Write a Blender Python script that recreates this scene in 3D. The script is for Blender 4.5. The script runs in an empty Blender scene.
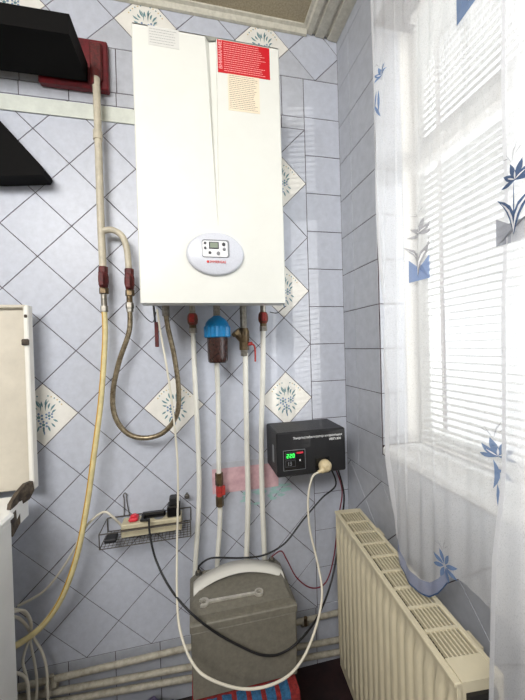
import bpy, math, random
from mathutils import Vector, Matrix
random.seed(7)
S = bpy.context.scene
COL = S.collection
PI = math.pi
def lin(c):
    return tuple(((v/255)/12.92 if v/255 <= .04045 else ((v/255+.055)/1.055)**2.4) for v in c)

# ------------------------------------------------------------------ camera, world, lights, exposure
cam_d = bpy.data.cameras.new('camera'); cam = bpy.data.objects.new('camera', cam_d); COL.objects.link(cam)
cam_d.sensor_fit = 'HORIZONTAL'; cam_d.sensor_width = 36.0; cam_d.lens = 21.87
cam_d.clip_start = .02
cam.matrix_world = Matrix(((0.976113, 0.030541, -0.215105, -0.617999), (-0.215328, 0.004183, -0.976533, -1.219044), (-0.028924, 0.999525, 0.010660, 1.300687), (0.000000, 0.000000, 0.000000, 1.000000)))
S.camera = cam
S.view_settings.view_transform = 'Standard'; S.view_settings.look = 'None'
S.view_settings.gamma = 1; S.view_settings.use_curve_mapping = False
S.view_settings.exposure = 1.2
w = bpy.data.worlds.new('sky'); S.world = w; w.use_nodes = True
w.node_tree.nodes['Background'].inputs[0].default_value = (.93, .97, 1, 1)
w.node_tree.nodes['Background'].inputs[1].default_value = .64
def area(name, loc, target, sx, sy, power, color):
    d = bpy.data.lights.new(name, 'AREA'); d.shape = 'RECTANGLE'; d.size = sx; d.size_y = sy; d.energy = power; d.color = color
    o = bpy.data.objects.new(name, d); COL.objects.link(o); o.location = loc
    o.rotation_euler = (Vector(target)-Vector(loc)).to_track_quat('-Z', 'Y').to_euler()
    return o
area('window_daylight', (.62, -1.35, 1.7), (-.45, -.1, 1.4), 1.0, 1.3, 12, (.93, .97, 1))
area('room_fill', (-1.25, -1.95, 2.45), (-.35, -.45, 1.25), 1.2, .9, 32, (1, .99, .975))  # added fill lamp, unseen, brightens the room from behind the camera
sd = bpy.data.lights.new('sun', 'SUN'); sd.energy = .38; sd.angle = .0015; sd.color = (1, .97, .9)
so = bpy.data.objects.new('sun', sd); COL.objects.link(so); so.location = (1.2, -3, 3)
so.rotation_euler = Vector((-.39, .90, -.06)).to_track_quat('-Z', 'Y').to_euler()

# ------------------------------------------------------------------ materials
M = {}
def mat(name, rgb, rough=.5, metal=0, vary=0, scale=30, bump=0, bscale=60, spec=.5, rgb2=None, coat=0):
    m = bpy.data.materials.new(name); m.use_nodes = True; nt = m.node_tree; b = nt.nodes['Principled BSDF']
    c = (*lin(rgb), 1); b.inputs['Base Color'].default_value = c; b.inputs['Roughness'].default_value = rough
    b.inputs['Metallic'].default_value = metal; b.inputs['Specular IOR Level'].default_value = spec
    b.inputs['Coat Weight'].default_value = coat
    if vary or rgb2 or bump:
        tc = nt.nodes.new('ShaderNodeTexCoord')
    if vary or rgb2:
        n = nt.nodes.new('ShaderNodeTexNoise'); n.inputs['Scale'].default_value = scale; n.inputs['Detail'].default_value = 6
        n.inputs['Roughness'].default_value = .65
        r = nt.nodes.new('ShaderNodeValToRGB')
        r.color_ramp.elements[0].position = .35; r.color_ramp.elements[1].position = .65
        d = rgb2 if rgb2 else tuple(v*(1-vary) for v in rgb)
        r.color_ramp.elements[0].color = (*lin(d), 1); r.color_ramp.elements[1].color = c
        nt.links.new(tc.outputs['Object'], n.inputs['Vector']); nt.links.new(n.outputs['Fac'], r.inputs['Fac'])
        nt.links.new(r.outputs['Color'], b.inputs['Base Color'])
    if bump:
        n = nt.nodes.new('ShaderNodeTexNoise'); n.inputs['Scale'].default_value = bscale; n.inputs['Detail'].default_value = 4
        u = nt.nodes.new('ShaderNodeBump'); u.inputs['Strength'].default_value = bump; u.inputs['Distance'].default_value = .002
        nt.links.new(tc.outputs['Object'], n.inputs['Vector']); nt.links.new(n.outputs['Fac'], u.inputs['Height'])
        nt.links.new(u.outputs['Normal'], b.inputs['Normal'])
    M[name] = m; return m
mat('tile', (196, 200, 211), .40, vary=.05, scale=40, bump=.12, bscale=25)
mat('tile_pale', (190, 193, 201), .40, vary=.07, scale=25, bump=.12, bscale=25)
mat('tile_decor', (238, 235, 227), .38, vary=.04, scale=20)
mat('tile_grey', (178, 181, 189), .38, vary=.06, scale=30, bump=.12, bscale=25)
mat('tile_pink', (222, 186, 190), .35, rgb2=(200, 160, 168), scale=35)
mat('grout', (84, 70, 74), .9, vary=.3, scale=20)
mat('decor_teal', (104, 140, 146), .35); mat('decor_blue', (116, 140, 172), .35); mat('decor_tan', (206, 184, 132), .35)
mat('aqua_smear', (170, 208, 204), .5, vary=.1)
mat('plaster', (206, 202, 194), .9, vary=.04, scale=8)
mat('ceiling', (190, 178, 152), .95, rgb2=(164, 152, 128), scale=160, bump=.4, bscale=200)
mat('cornice', (210, 206, 192), .7, rgb2=(190, 186, 172), scale=60)
mat('floor', (54, 34, 34), .5, rgb2=(26, 18, 20), scale=14)
mat('boiler_white', (218, 218, 211), .35, vary=.015, scale=12, spec=.4)
mat('boiler_side', (226, 224, 214), .4)
mat('tray', (202, 200, 192), .5)
mat('silver', (206, 208, 216), .35, vary=.05, scale=300)
mat('panel_inset', (226, 226, 228), .4)
mat('lcd', (132, 142, 124), .3); mat('dark_grey', (62, 62, 66), .5); mat('mid_grey', (128, 130, 134), .5)
mat('red_label', (190, 14, 30), .4); mat('label_text_pale', (240, 190, 190), .5)
mat('cream_label', (226, 212, 188), .5); mat('ink', (92, 78, 70), .6); mat('ink_pale', (150, 150, 148), .6)
mat('clear_label', (206, 205, 200), .4)
mat('logo_red', (214, 60, 52), .5)
mat('gas_paint', (206, 197, 176), .45, vary=.12, scale=30, bump=.2)
mat('valve_red', (104, 26, 26), .6, rgb2=(64, 22, 20), scale=90, bump=.6, bscale=150)
mat('valve_red_bright', (190, 56, 52), .5, rgb2=(140, 48, 40), scale=80)
mat('valve_mix', (150, 62, 48), .6, rgb2=(84, 60, 44), scale=70, bump=.6)
mat('brass', (128, 110, 80), .4, .7, rgb2=(84, 70, 54), scale=60, bump=.3)
mat('nickel', (176, 170, 158), .35, .85, vary=.3, scale=60)
mat('hose_steel', (150, 138, 114), .35, .6, rgb2=(96, 82, 62), scale=70)
mat('hose_yellow', (222, 206, 152), .5, vary=.1, scale=40); mat('hose_stripe', (196, 150, 40), .5)
mat('pipe_white', (232, 230, 220), .35, vary=.05, scale=20)
mat('pipe_cream', (190, 184, 168), .55, rgb2=(150, 143, 126), scale=40, bump=.2)
mat('filter_blue', (20, 134, 196), .3, vary=.12, scale=60)
mat('filter_brown', (36, 22, 20), .25, rgb2=(66, 40, 34), scale=120)
mat('black_plastic', (30, 30, 33), .5, vary=.15, scale=200, bump=.25, bscale=600)
mat('black_gloss', (16, 16, 18), .25); mat('black_hood', (7, 6, 6), .75, spec=.15, vary=.3, scale=50)
mat('print_white', (226, 226, 226), .5)
mat('cord_white', (214, 208, 192), .5); mat('cord_black', (24, 24, 27), .45); mat('cord_maroon', (112, 24, 44), .45)
mat('plug_beige', (222, 204, 164), .5, vary=.1, scale=60)
mat('strip_beige', (206, 196, 166), .5, vary=.1, scale=40)
mat('wire_metal', (112, 108, 102), .45, .5, vary=.2, scale=40)
mat('battery_grey', (126, 122, 110), .6, rgb2=(112, 108, 97), scale=70, bump=.2)
mat('battery_dark', (78, 76, 70), .6, vary=.2)
mat('strap', (214, 212, 204), .7, bump=.3, bscale=400)
mat('chrome', (226, 222, 212), .35, .6, vary=.15, scale=60)
mat('rug_red', (150, 44, 42), .95, rgb2=(108, 30, 32), scale=120, bump=.8, bscale=250)
mat('rug_blue', (52, 108, 150), .95, rgb2=(36, 70, 104), scale=120, bump=.8, bscale=250)
mat('wood_dark', (70, 46, 34), .6, vary=.3, scale=20)
mat('radiator', (214, 204, 176), .4, vary=.05, scale=15); mat('radiator_shade', (30, 27, 23), .7)  # second colour is near black: shade of the radiator gaps painted in
mat('stove_white', (246, 246, 242), .35, vary=.03, scale=8)
mat('lid_beige', (214, 206, 190), .45, vary=.06, scale=10); mat('lid_edge', (236, 233, 224), .4)
mat('rust', (96, 84, 70), .7, rgb2=(48, 40, 36), scale=60)
mat('red_plate', (112, 14, 26), .5, vary=.3, scale=30)
mat('trunking', (214, 218, 208), .6, vary=.06, scale=30)
mat('bag', (112, 104, 138), .35, rgb2=(70, 64, 92), scale=30, bump=.6, bscale=40)
mat('window_white', (238, 238, 234), .4, vary=.03); mat('sill', (238, 238, 236), .4, vary=.04, scale=10)
mat('slat', (240, 238, 232), .5); mat('transom', (196, 194, 188), .6)
mat('red_plastic', (214, 44, 60), .4); mat('rubber', (34, 32, 32), .7)
def emis(name, rgb, st):
    m = bpy.data.materials.new(name); m.use_nodes = True; nt = m.node_tree; b = nt.nodes['Principled BSDF']
    b.inputs['Base Color'].default_value = (0, 0, 0, 1); b.inputs['Emission Color'].default_value = (*lin(rgb), 1); b.inputs['Emission Strength'].default_value = st
    M[name] = m
emis('led_green', (60, 240, 90), 1.2); emis('led_red', (200, 40, 60), .5)
def glass():
    m = bpy.data.materials.new('window_glass'); m.use_nodes = True; nt = m.node_tree; nt.nodes.clear()
    o = nt.nodes.new('ShaderNodeOutputMaterial'); t = nt.nodes.new('ShaderNodeBsdfTransparent'); g = nt.nodes.new('ShaderNodeBsdfGlossy')
    g.inputs['Roughness'].default_value = .02; x = nt.nodes.new('ShaderNodeMixShader'); x.inputs[0].default_value = .05
    nt.links.new(t.outputs[0], x.inputs[1]); nt.links.new(g.outputs[0], x.inputs[2]); nt.links.new(x.outputs[0], o.inputs[0])
    M['glass'] = m
glass()
def sheer(name, rgb, dens, transl=.55):
    m = bpy.data.materials.new(name); m.use_nodes = True; nt = m.node_tree; nt.nodes.clear()
    o = nt.nodes.new('ShaderNodeOutputMaterial'); t = nt.nodes.new('ShaderNodeBsdfTransparent')
    d = nt.nodes.new('ShaderNodeBsdfDiffuse'); l = nt.nodes.new('ShaderNodeBsdfTranslucent')
    d.inputs[0].default_value = (*lin(rgb), 1); l.inputs[0].default_value = (*lin(rgb), 1)
    a = nt.nodes.new('ShaderNodeMixShader'); a.inputs[0].default_value = transl
    nt.links.new(d.outputs[0], a.inputs[1]); nt.links.new(l.outputs[0], a.inputs[2])
    tc = nt.nodes.new('ShaderNodeTexCoord'); n = nt.nodes.new('ShaderNodeTexNoise'); n.inputs['Scale'].default_value = 500; n.inputs['Detail'].default_value = 2
    mr = nt.nodes.new('ShaderNodeMapRange'); mr.inputs['From Min'].default_value = .3; mr.inputs['From Max'].default_value = .48
    mr.inputs['To Min'].default_value = dens-.05; mr.inputs['To Max'].default_value = min(1, dens+.05)
    nt.links.new(tc.outputs['Object'], n.inputs['Vector']); nt.links.new(n.outputs['Fac'], mr.inputs['Value'])
    x = nt.nodes.new('ShaderNodeMixShader'); nt.links.new(mr.outputs[0], x.inputs[0])
    nt.links.new(t.outputs[0], x.inputs[1]); nt.links.new(a.outputs[0], x.inputs[2]); nt.links.new(x.outputs[0], o.inputs[0])
    M[name] = m
sheer('tulle', (252, 252, 253), .46)
sheer('tulle_hem', (226, 226, 228), .85)
sheer('lace', (150, 158, 186), .72, .3)
sheer('stitch_blue', (110, 134, 172), .85, .3); sheer('stitch_navy', (66, 88, 124), .9, .15)
sheer('stitch_grey', (168, 168, 172), .8, .3); sheer('stitch_patch', (128, 152, 196), .8, .3); sheer('patch_grey', (152, 154, 162), .85, .3)
sheer('stitch_white', (248, 248, 250), .95, .3)
sheer('slat_white', (206, 205, 200), 1.0, .12)

# ------------------------------------------------------------------ mesh helpers
class MB:
    def __init__(s): s.v = []; s.f = []; s.m = []; s.sm = []; s.mats = []
    def mi(s, name):
        if name not in s.mats: s.mats.append(name)
        return s.mats.index(name)
    def add(s, vs, fs, m, smooth=False):
        b = len(s.v); s.v += [Vector(p) for p in vs]; k = s.mi(m)
        for f in fs: s.f.append([b+i for i in f]); s.m.append(k); s.sm.append(smooth)
        return s
    def box(s, x0, x1, y0, y1, z0, z1, m, bev=0, rot=None, piv=None):
        if bev:
            b = min(bev, (x1-x0)*.45, (y1-y0)*.45, (z1-z0)*.45)
            vs = []; 
            for sx in (0, 1):
                for sy in (0, 1):
                    for sz in (0, 1):
                        X, Y, Z = (x0, x1)[sx], (y0, y1)[sy], (z0, z1)[sz]
                        dx, dy, dz = (b, -b)[sx], (b, -b)[sy], (b, -b)[sz]
                        vs += [(X, Y+dy, Z+dz), (X+dx, Y, Z+dz), (X+dx, Y+dy, Z)]
            def id(sx, sy, sz, k): return (sx*4+sy*2+sz)*3+k
            fs = []
            for a in (0, 1):
                q = [(0, 0), (0, 1), (1, 1), (1, 0)]
                fx = [id(a, i, j, 0) for i, j in q]; fy = [id(i, a, j, 1) for i, j in q]; fz = [id(i, j, a, 2) for i, j in q]
                fs += [fx if not a else fx[::-1], fy[::-1] if not a else fy, fz if not a else fz[::-1]]
            for i in (0, 1):
                for j in (0, 1):
                    fs.append([id(0, i, j, 1), id(1, i, j, 1), id(1, i, j, 2), id(0, i, j, 2)])
                    fs.append([id(i, 0, j, 0), id(i, 1, j, 0), id(i, 1, j, 2), id(i, 0, j, 2)])
                    fs.append([id(i, j, 0, 0), id(i, j, 1, 0), id(i, j, 1, 1), id(i, j, 0, 1)])
            for i in (0, 1):
                for j in (0, 1):
                    for k in (0, 1): fs.append([id(i, j, k, 0), id(i, j, k, 1), id(i, j, k, 2)])
        else:
            vs = [(x, y, z) for x in (x0, x1) for y in (y0, y1) for z in (z0, z1)]
            fs = [(0, 1, 3, 2), (4, 6, 7, 5), (0, 4, 5, 1), (2, 3, 7, 6), (0, 2, 6, 4), (1, 5, 7, 3)]
        if rot:
            p = Vector(piv) if piv else Vector(((x0+x1)/2, (y0+y1)/2, (z0+z1)/2))
            vs = [p + rot @ (Vector(q)-p) for q in vs]
        return s.add(vs, fs, m)
    def prism(s, poly, axis, a, b, m):     # poly: 2D points; axis extruded from a to b
        def P(u, v, t): return {'x': (t, u, v), 'y': (u, t, v), 'z': (u, v, t)}[axis]
        n = len(poly); vs = [P(u, v, a) for u, v in poly]+[P(u, v, b) for u, v in poly]
        fs = [list(range(n)), list(range(2*n-1, n-1, -1))]+[[i, (i+1) % n, n+(i+1) % n, n+i] for i in range(n)]
        return s.add(vs, fs, m)
    def tube(s, pts, r, m, seg=12, smooth=True, cap=True, rib=None):
        P = [Vector(p) for p in pts]; n = len(P)
        R = r if isinstance(r, (list, tuple)) else [r]*n
        T = [(P[min(i+1, n-1)]-P[max(i-1, 0)]).normalized() for i in range(n)]
        up = Vector((0, 0, 1)) if abs(T[0].z) < .9 else Vector((1, 0, 0))
        N = (up-T[0]*up.dot(T[0])).normalized(); vs = []; 
        for i in range(n):
            N = (N-T[i]*N.dot(T[i])).normalized(); B = T[i].cross(N)
            for k in range(seg):
                a = 2*PI*k/seg; vs.append(P[i]+(N*math.cos(a)+B*math.sin(a))*R[i])
        fs = [[i*seg+k, i*seg+(k+1) % seg, (i+1)*seg+(k+1) % seg, (i+1)*seg+k] for i in range(n-1) for k in range(seg)]
        s.add(vs, fs, m, smooth)
        if cap: s.add(vs[:seg], [list(range(seg))[::-1]], m); s.add(vs[-seg:], [list(range(seg))], m)
        return s
    def lathe(s, prof, base, axis, m, seg=24, smooth=True, squash=1, ribs=0, ribd=0):   # prof (r,h) along axis from base
        A = Vector(axis).normalized(); up = Vector((0, 0, 1)) if abs(A.z) < .9 else Vector((1, 0, 0))
        N = (up-A*up.dot(A)).normalized(); B = A.cross(N); b = Vector(base); vs = []
        for r, h in prof:
            for k in range(seg):
                a = 2*PI*k/seg; q = r*(1+(ribd if ribs and (k % 2) else 0))
                vs.append(b+A*h+(N*math.cos(a)+B*math.sin(a)*squash)*q)
        n = len(prof)
        fs = [[i*seg+k, i*seg+(k+1) % seg, (i+1)*seg+(k+1) % seg, (i+1)*seg+k] for i in range(n-1) for k in range(seg)]
        s.add(vs, fs, m, smooth); s.add(vs[:seg], [list(range(seg))[::-1]], m); s.add(vs[-seg:], [list(range(seg))], m)
        return s
    def text(s, body, size, m, T, align='LEFT', ext=.0004):      # T: matrix from text plane to world
        c = bpy.data.curves.new('lettering', 'FONT'); c.body = body; c.size = size; c.extrude = ext; c.align_x = align; c.resolution_u = 2
        o = bpy.data.objects.new('lettering', c); COL.objects.link(o)
        bpy.context.view_layer.update()
        me = bpy.data.meshes.new_from_object(o.evaluated_get(bpy.context.evaluated_depsgraph_get()))
        s.add([T @ v.co for v in me.vertices], [list(p.vertices) for p in me.polygons], m)
        bpy.data.objects.remove(o); bpy.data.curves.remove(c); bpy.data.meshes.remove(me)
        return s
    def obj(s, name, parent=None, origin=None, local=False):
        if origin is None:
            if parent is not None: origin = Vector((0, 0, 0)) if local else wloc(parent)
            else:
                xs = [p.x for p in s.v]; ys = [p.y for p in s.v]; zs = [p.z for p in s.v]
                origin = Vector(((min(xs)+max(xs))/2, (min(ys)+max(ys))/2, min(zs)))
        origin = Vector(origin)
        me = bpy.data.meshes.new(name); me.from_pydata([p-origin for p in s.v], [], s.f)
        for n in s.mats: me.materials.append(M[n])
        for i, p in enumerate(me.polygons): p.material_index = s.m[i]; p.use_smooth = s.sm[i]
        me.update()
        o = bpy.data.objects.new(name, me); COL.objects.link(o)
        if parent is not None: o.parent = parent; o.location = (0, 0, 0)
        else: o.location = origin
        WL[o.name] = origin if parent is None or not local else Vector((0, 0, 0))
        return o
WL = {}
def wloc(o): return WL[o.name]
def fixnormals(o):
    import bmesh
    bm = bmesh.new(); bm.from_mesh(o.data); bmesh.ops.recalc_face_normals(bm, faces=bm.faces); bm.to_mesh(o.data); bm.free()
def tag(o, label, cat, group=None):
    o['label'] = label; o['category'] = cat
    if group: o['group'] = group
    return o
def thing(name, label, cat, loc, group=None, rotz=0):
    o = bpy.data.objects.new(name, None); COL.objects.link(o); o.location = loc; o.rotation_euler = (0, 0, rotz)
    o.empty_display_size = .05; WL[o.name] = Vector(loc)
    return tag(o, label, cat, group)
def struct(o): o['kind'] = 'structure'; return o
def smooth_path(pts, n=8):
    P = [Vector(p) for p in pts]; out = []
    for i in range(len(P)-1):
        p0 = P[max(i-1, 0)]; p1 = P[i]; p2 = P[i+1]; p3 = P[min(i+2, len(P)-1)]
        for k in range(n):
            t = k/n
            out.append(.5*((2*p1)+(p2-p0)*t+(2*p0-5*p1+4*p2-p3)*t*t+(3*p1-p0-3*p2+p3)*t**3))
    out.append(P[-1]); return out
def resample(P, step):
    out = [P[0]]; acc = 0
    for a, b in zip(P, P[1:]):
        L = (b-a).length; t = step-acc
        while t < L: out.append(a+(b-a)*(t/L)); t += step
        acc = (acc+L) % step if L else acc
        acc = L-(t-step)
    return out
def clip(poly, a, b, c):              # keep a*u+b*v<=c
    out = []
    for i in range(len(poly)):
        p = poly[i]; q = poly[(i+1) % len(poly)]; dp = a*p[0]+b*p[1]-c; dq = a*q[0]+b*q[1]-c
        if dp <= 0: out.append(p)
        if dp*dq < 0: t = dp/(dp-dq); out.append((p[0]+(q[0]-p[0])*t, p[1]+(q[1]-p[1])*t))
    return out
def cliprect(poly, r):
    for a, b, c in ((1, 0, r[1]), (-1, 0, -r[0]), (0, 1, r[3]), (0, -1, -r[2])):
        poly = clip(poly, a, b, c)
        if len(poly) < 3: return []
    return poly
def area2(p): return abs(sum(p[i][0]*p[(i+1) % len(p)][1]-p[(i+1) % len(p)][0]*p[i][1] for i in range(len(p))))/2

# 2D ornament shapes (lists of polygons)
def leaf(x0, y0, x1, y1, w, bend=0, n=5):
    dx, dy = x1-x0, y1-y0; L = math.hypot(dx, dy); nx, ny = -dy/L, dx/L; up = []; dn = []
    for i in range(n+1):
        t = i/n; h = math.sin(PI*t)*w/2; b = math.sin(PI*t)*bend
        cx, cy = x0+dx*t+nx*b, y0+dy*t+ny*b; up.append((cx+nx*h, cy+ny*h)); dn.append((cx-nx*h, cy-ny*h))
    return [[up[i], up[i+1], dn[i+1], dn[i]] for i in range(n)]
def blossom(cx, cy, r, n=5, a0=PI/2, w=.55, inner=.2):
    o = []
    for k in range(n):
        a = a0+2*PI*k/n; o += leaf(cx+math.cos(a)*r*inner, cy+math.sin(a)*r*inner, cx+math.cos(a)*r, cy+math.sin(a)*r, r*w)
    return o

# ------------------------------------------------------------------ walls with tiles
T = .152; D2 = .1075; LX = -1.011; LZ = 1.95; G = .0011
def inset(p, g):
    # shrink convex polygon by g
    a = sum(p[i][0]*p[(i+1) % len(p)][1]-p[(i+1) % len(p)][0]*p[i][1] for i in range(len(p)))
    if a < 0: p = p[::-1]
    q = p
    for i in range(len(p)):
        (x0, y0), (x1, y1) = p[i], p[(i+1) % len(p)]; L = math.hypot(x1-x0, y1-y0)
        if L < 1e-6: continue
        nx, ny = (y1-y0)/L, -(x1-x0)/L
        q = clip(q, nx, ny, nx*x0+ny*y0-g)
        if len(q) < 3: return []
    return q
def put_tile(mb, poly, P3, m, h=.0016):
    p = inset(poly, G)
    if len(p) < 3 or area2(p) < 6e-5: return
    t = inset(p, .0006)
    if len(t) != len(p): t = p
    n = len(p); tl = [random.uniform(-.0002, .0002) for _ in range(1)][0]
    vs = [P3(u, v, 0) for u, v in p]+[P3(u, v, h+tl) for u, v in t]
    mb.add(vs, [list(range(n, 2*n))]+[[i, (i+1) % n, n+(i+1) % n, n+i] for i in range(n)], m)
def bouquet(mb, cx, cz, P3, rect):
    def lay(polys, m):
        for q in polys:
            q = cliprect([(cx+x, cz+y) for x, y in q], rect)
            if len(q) >= 3 and area2(q) > 1e-8: mb.add([P3(u, v, .0022) for u, v in q], [list(range(len(q)))], m)
    rs = random.Random(3)
    for x, y, r in ((-.014, -.008, .016), (.018, -.004, .014), (0, -.034, .015)):
        lay(blossom(x, y, r, 6, w=.5, inner=.42), 'decor_blue'); lay(blossom(x, y, r*.4, 5, w=.8, inner=0), 'decor_teal')
    for k in range(9):
        a = PI*(.08+.84*k/8); r0 = .03; r1 = .047+.009*(k % 2)
        lay(leaf(math.cos(a)*r0*.9, math.sin(a)*r0-.004, math.cos(a+.1)*r1*.9, math.sin(a+.1)*r1, .006, .002), 'decor_teal')
    for k in range(7):
        a = PI+PI*(k+.5)/7; lay(leaf(math.cos(a)*.03, math.sin(a)*.03-.01, math.cos(a)*.046, math.sin(a)*.046-.016, .006), 'decor_teal')
    for s in (-1, 1):
        for k in range(6):
            a = PI/2+s*(.25+k*.16); lay([[(math.cos(a)*.066+u, math.sin(a)*.066+v) for u, v in ((0, .003), (-.003, 0), (0, -.003), (.003, 0))]], 'decor_tan' if k % 2 else 'decor_teal')
        lay(leaf(s*.008, .012, s*.02, .05, .004, s*.006), 'decor_teal')
    lay(leaf(0, -.05, .003, -.07, .005), 'decor_blue')
decor_back = {(7, -8), (3, -8), (-1, -8), (7, 0), (7, -4), (-5, -8)}
def diag_zone(mb, rect, P3, base, lx, lz, decor=(), pale=None):
    i0 = int((rect[0]-lx)/D2)-2; i1 = int((rect[1]-lx)/D2)+2; j0 = int((rect[2]-lz)/D2)-2; j1 = int((rect[3]-lz)/D2)+2
    for i in range(i0, i1+1):
        for j in range(j0, j1+1):
            if (i+j) % 2 == 0: continue
            cx, cz = lx+i*D2, lz+j*D2
            p = cliprect([(cx-D2, cz), (cx, cz-D2), (cx+D2, cz), (cx, cz+D2)], rect)
            if len(p) < 3: continue
            dec = (i, j) in decor
            put_tile(mb, p, P3, 'tile_decor' if dec else base)
            if dec: bouquet(mb, cx, cz, P3, (rect[0]+.003, rect[1]-.003, rect[2]+.003, rect[3]-.003))
def grid_zone(mb, us, vs, P3, m):
    for a, b in zip(us, us[1:]):
        for c, d in zip(vs, vs[1:]): put_tile(mb, [(a, c), (b, c), (b, d), (a, d)], P3, m)
def steps(a, b, t, start):            # edges between a and b, grid anchored at start
    k = math.ceil((a-start)/t); out = [a]
    while start+k*t < b-1e-4:
        if start+k*t > a+1e-4: out.append(start+k*t)
        k += 1
    return out+[b]
XL = -2.35; YF = -2.9; ZC = 2.566
wb = MB(); PB = lambda u, v, h: (u, -h, v)
wb.box(XL-.1, .34, 0, .12, 0, ZC+.12, 'grout')
CZ0 = 1.9126                                     # straight rows of the corner column
zt = CZ0+T*2+.152                                # 2.369 foot of the top band
diag_zone(wb, (XL, -.151, .23, 2.165), PB, 'tile', LX, LZ, decor_back)
grid_zone(wb, [-.151, 0], steps(.078, zt, T, CZ0), PB, 'tile')
grid_zone(wb, steps(XL, -.151, T, -.12-.126), [2.165, 2.213], PB, 'tile_pale')
grid_zone(wb, steps(XL, -.151, T, -.243), [2.213, zt], PB, 'tile_pale')
# top band: diagonal tiles standing on the line, decorated ones among them
for i in range(-22, 2):
    cx = -.1+i*D2*1.0; dec = False
    if i % 2 == 0:
        cx0 = -.1+i*D2
        p = cliprect([(cx0-D2, zt+D2), (cx0, zt), (cx0+D2, zt+D2), (cx0, zt+2*D2)], (XL, 0, zt, ZC))
        d = i in (-2, -6, -10)
        if len(p) >= 3: put_tile(wb, p, PB, 'tile_decor' if d else 'tile')
        if d: bouquet(wb, cx0, zt+D2-.005, PB, (XL, 0, zt+.003, ZC))
    else:
        cx0 = -.1+i*D2
        p = cliprect([(cx0-D2, zt), (cx0, zt-D2), (cx0+D2, zt), (cx0, zt+D2)], (XL, 0, zt, ZC))
        if len(p) >= 3: put_tile(wb, p, PB, 'tile_pale')
        p = cliprect([(cx0-D2, zt+2*D2), (cx0, zt+D2), (cx0+D2, zt+2*D2), (cx0, zt+3*D2)], (XL, 0, zt, ZC))
        if len(p) >= 3: put_tile(wb, p, PB, 'tile')
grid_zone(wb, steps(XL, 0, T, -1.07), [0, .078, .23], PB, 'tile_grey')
# pink filler tiles set over a closed niche, with an aqua paint smear
for a, b in ((-.56, -.42), (-.42, -.30)):
    wb.box(a+.001, b-.001, -.004, 0, .748, .842, 'tile_pink')
wb.box(-.56, -.30, -.0032, 0, .842, .864, 'tile_pale')
for k in range(26):
    u = random.uniform(-.44, -.26); v = .735-(u+.44)*-.16-random.uniform(0, .055)
    wb.add([PB(u+math.cos(t)*random.uniform(.008, .02), v+math.sin(t)*random.uniform(.004, .008), .0024+k*.00002) for t in [q*PI/4 for q in range(8)]], [list(range(8))], 'aqua_smear')
struct(wb.obj('wall_back', origin=(0, 0, 0)))

WY0, WY1, WZ0, WZ1, RV = -.254, -1.45, .955, 2.36, .2
wr = MB(); PR = lambda u, v, h: (-h, -u, v)      # u measured from the corner towards the camera
wr.box(0, RV+.06, WY0, 0, 0, ZC+.1, 'grout'); wr.box(0, RV+.06, YF, WY1, 0, ZC+.1, 'grout')
wr.box(0, RV+.06, WY1, WY0, 0, WZ0-.03, 'grout'); wr.box(0, RV+.06, WY1, WY0, WZ1, ZC+.1, 'grout')
RT = .151; ZR = .829
rows = [ZR+RT*k for k in range(12)]
rows = [r for r in rows if r < ZC]+[ZC]
U = -WY0
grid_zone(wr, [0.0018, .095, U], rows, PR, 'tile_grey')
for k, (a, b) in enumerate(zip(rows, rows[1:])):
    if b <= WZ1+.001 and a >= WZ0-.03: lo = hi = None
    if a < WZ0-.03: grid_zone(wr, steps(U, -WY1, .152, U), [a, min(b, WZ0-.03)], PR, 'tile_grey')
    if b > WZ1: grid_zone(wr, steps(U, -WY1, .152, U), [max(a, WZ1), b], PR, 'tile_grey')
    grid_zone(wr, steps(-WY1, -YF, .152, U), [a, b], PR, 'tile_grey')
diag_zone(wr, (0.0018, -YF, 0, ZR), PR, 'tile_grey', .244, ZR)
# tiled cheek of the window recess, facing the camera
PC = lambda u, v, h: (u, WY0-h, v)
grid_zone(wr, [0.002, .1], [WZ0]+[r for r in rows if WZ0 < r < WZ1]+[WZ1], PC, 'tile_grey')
wr.box(.1, RV, WY0-.002, WY0+.01, WZ0, WZ1, 'plaster')
struct(wr.obj('wall_right', origin=(0, 0, 0)))
struct(MB().box(XL-.1, XL, YF, 0, 0, ZC+.1, 'plaster').obj('wall_left'))
struct(MB().box(XL-.1, .3, YF-.1, YF, 0, ZC+.1, 'plaster').obj('wall_front'))
struct(MB().box(XL-.1, .3, YF-.1, .1, -.1, 0, 'floor').obj('floor'))
struct(MB().box(XL-.1, .3, YF-.1, .1, ZC, ZC+.1, 'ceiling').obj('ceiling'))
# cornices: a slim one over the back wall, a broad grooved one over the right wall
t1 = MB().prism([(-.003, 2.536), (-.003, ZC), (-.026, ZC), (-.026, 2.56), (-.016, 2.556), (-.012, 2.538)], 'x', XL, -.135, 'cornice')
struct(t1.obj('trim_1'))
t2 = MB().prism([(-.003, 2.535), (-.003, ZC), (-.15, ZC), (-.15, 2.561), (-.138, 2.558), (-.132, 2.55), (-.112, 2.545), (-.108, 2.553), (-.098, 2.553), (-.094, 2.543), (-.06, 2.541), (-.056, 2.551), (-.046, 2.551), (-.042, 2.539), (-.02, 2.536)], 'y', YF, -.004, 'cornice')
struct(t2.obj('trim_2'))

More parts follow.
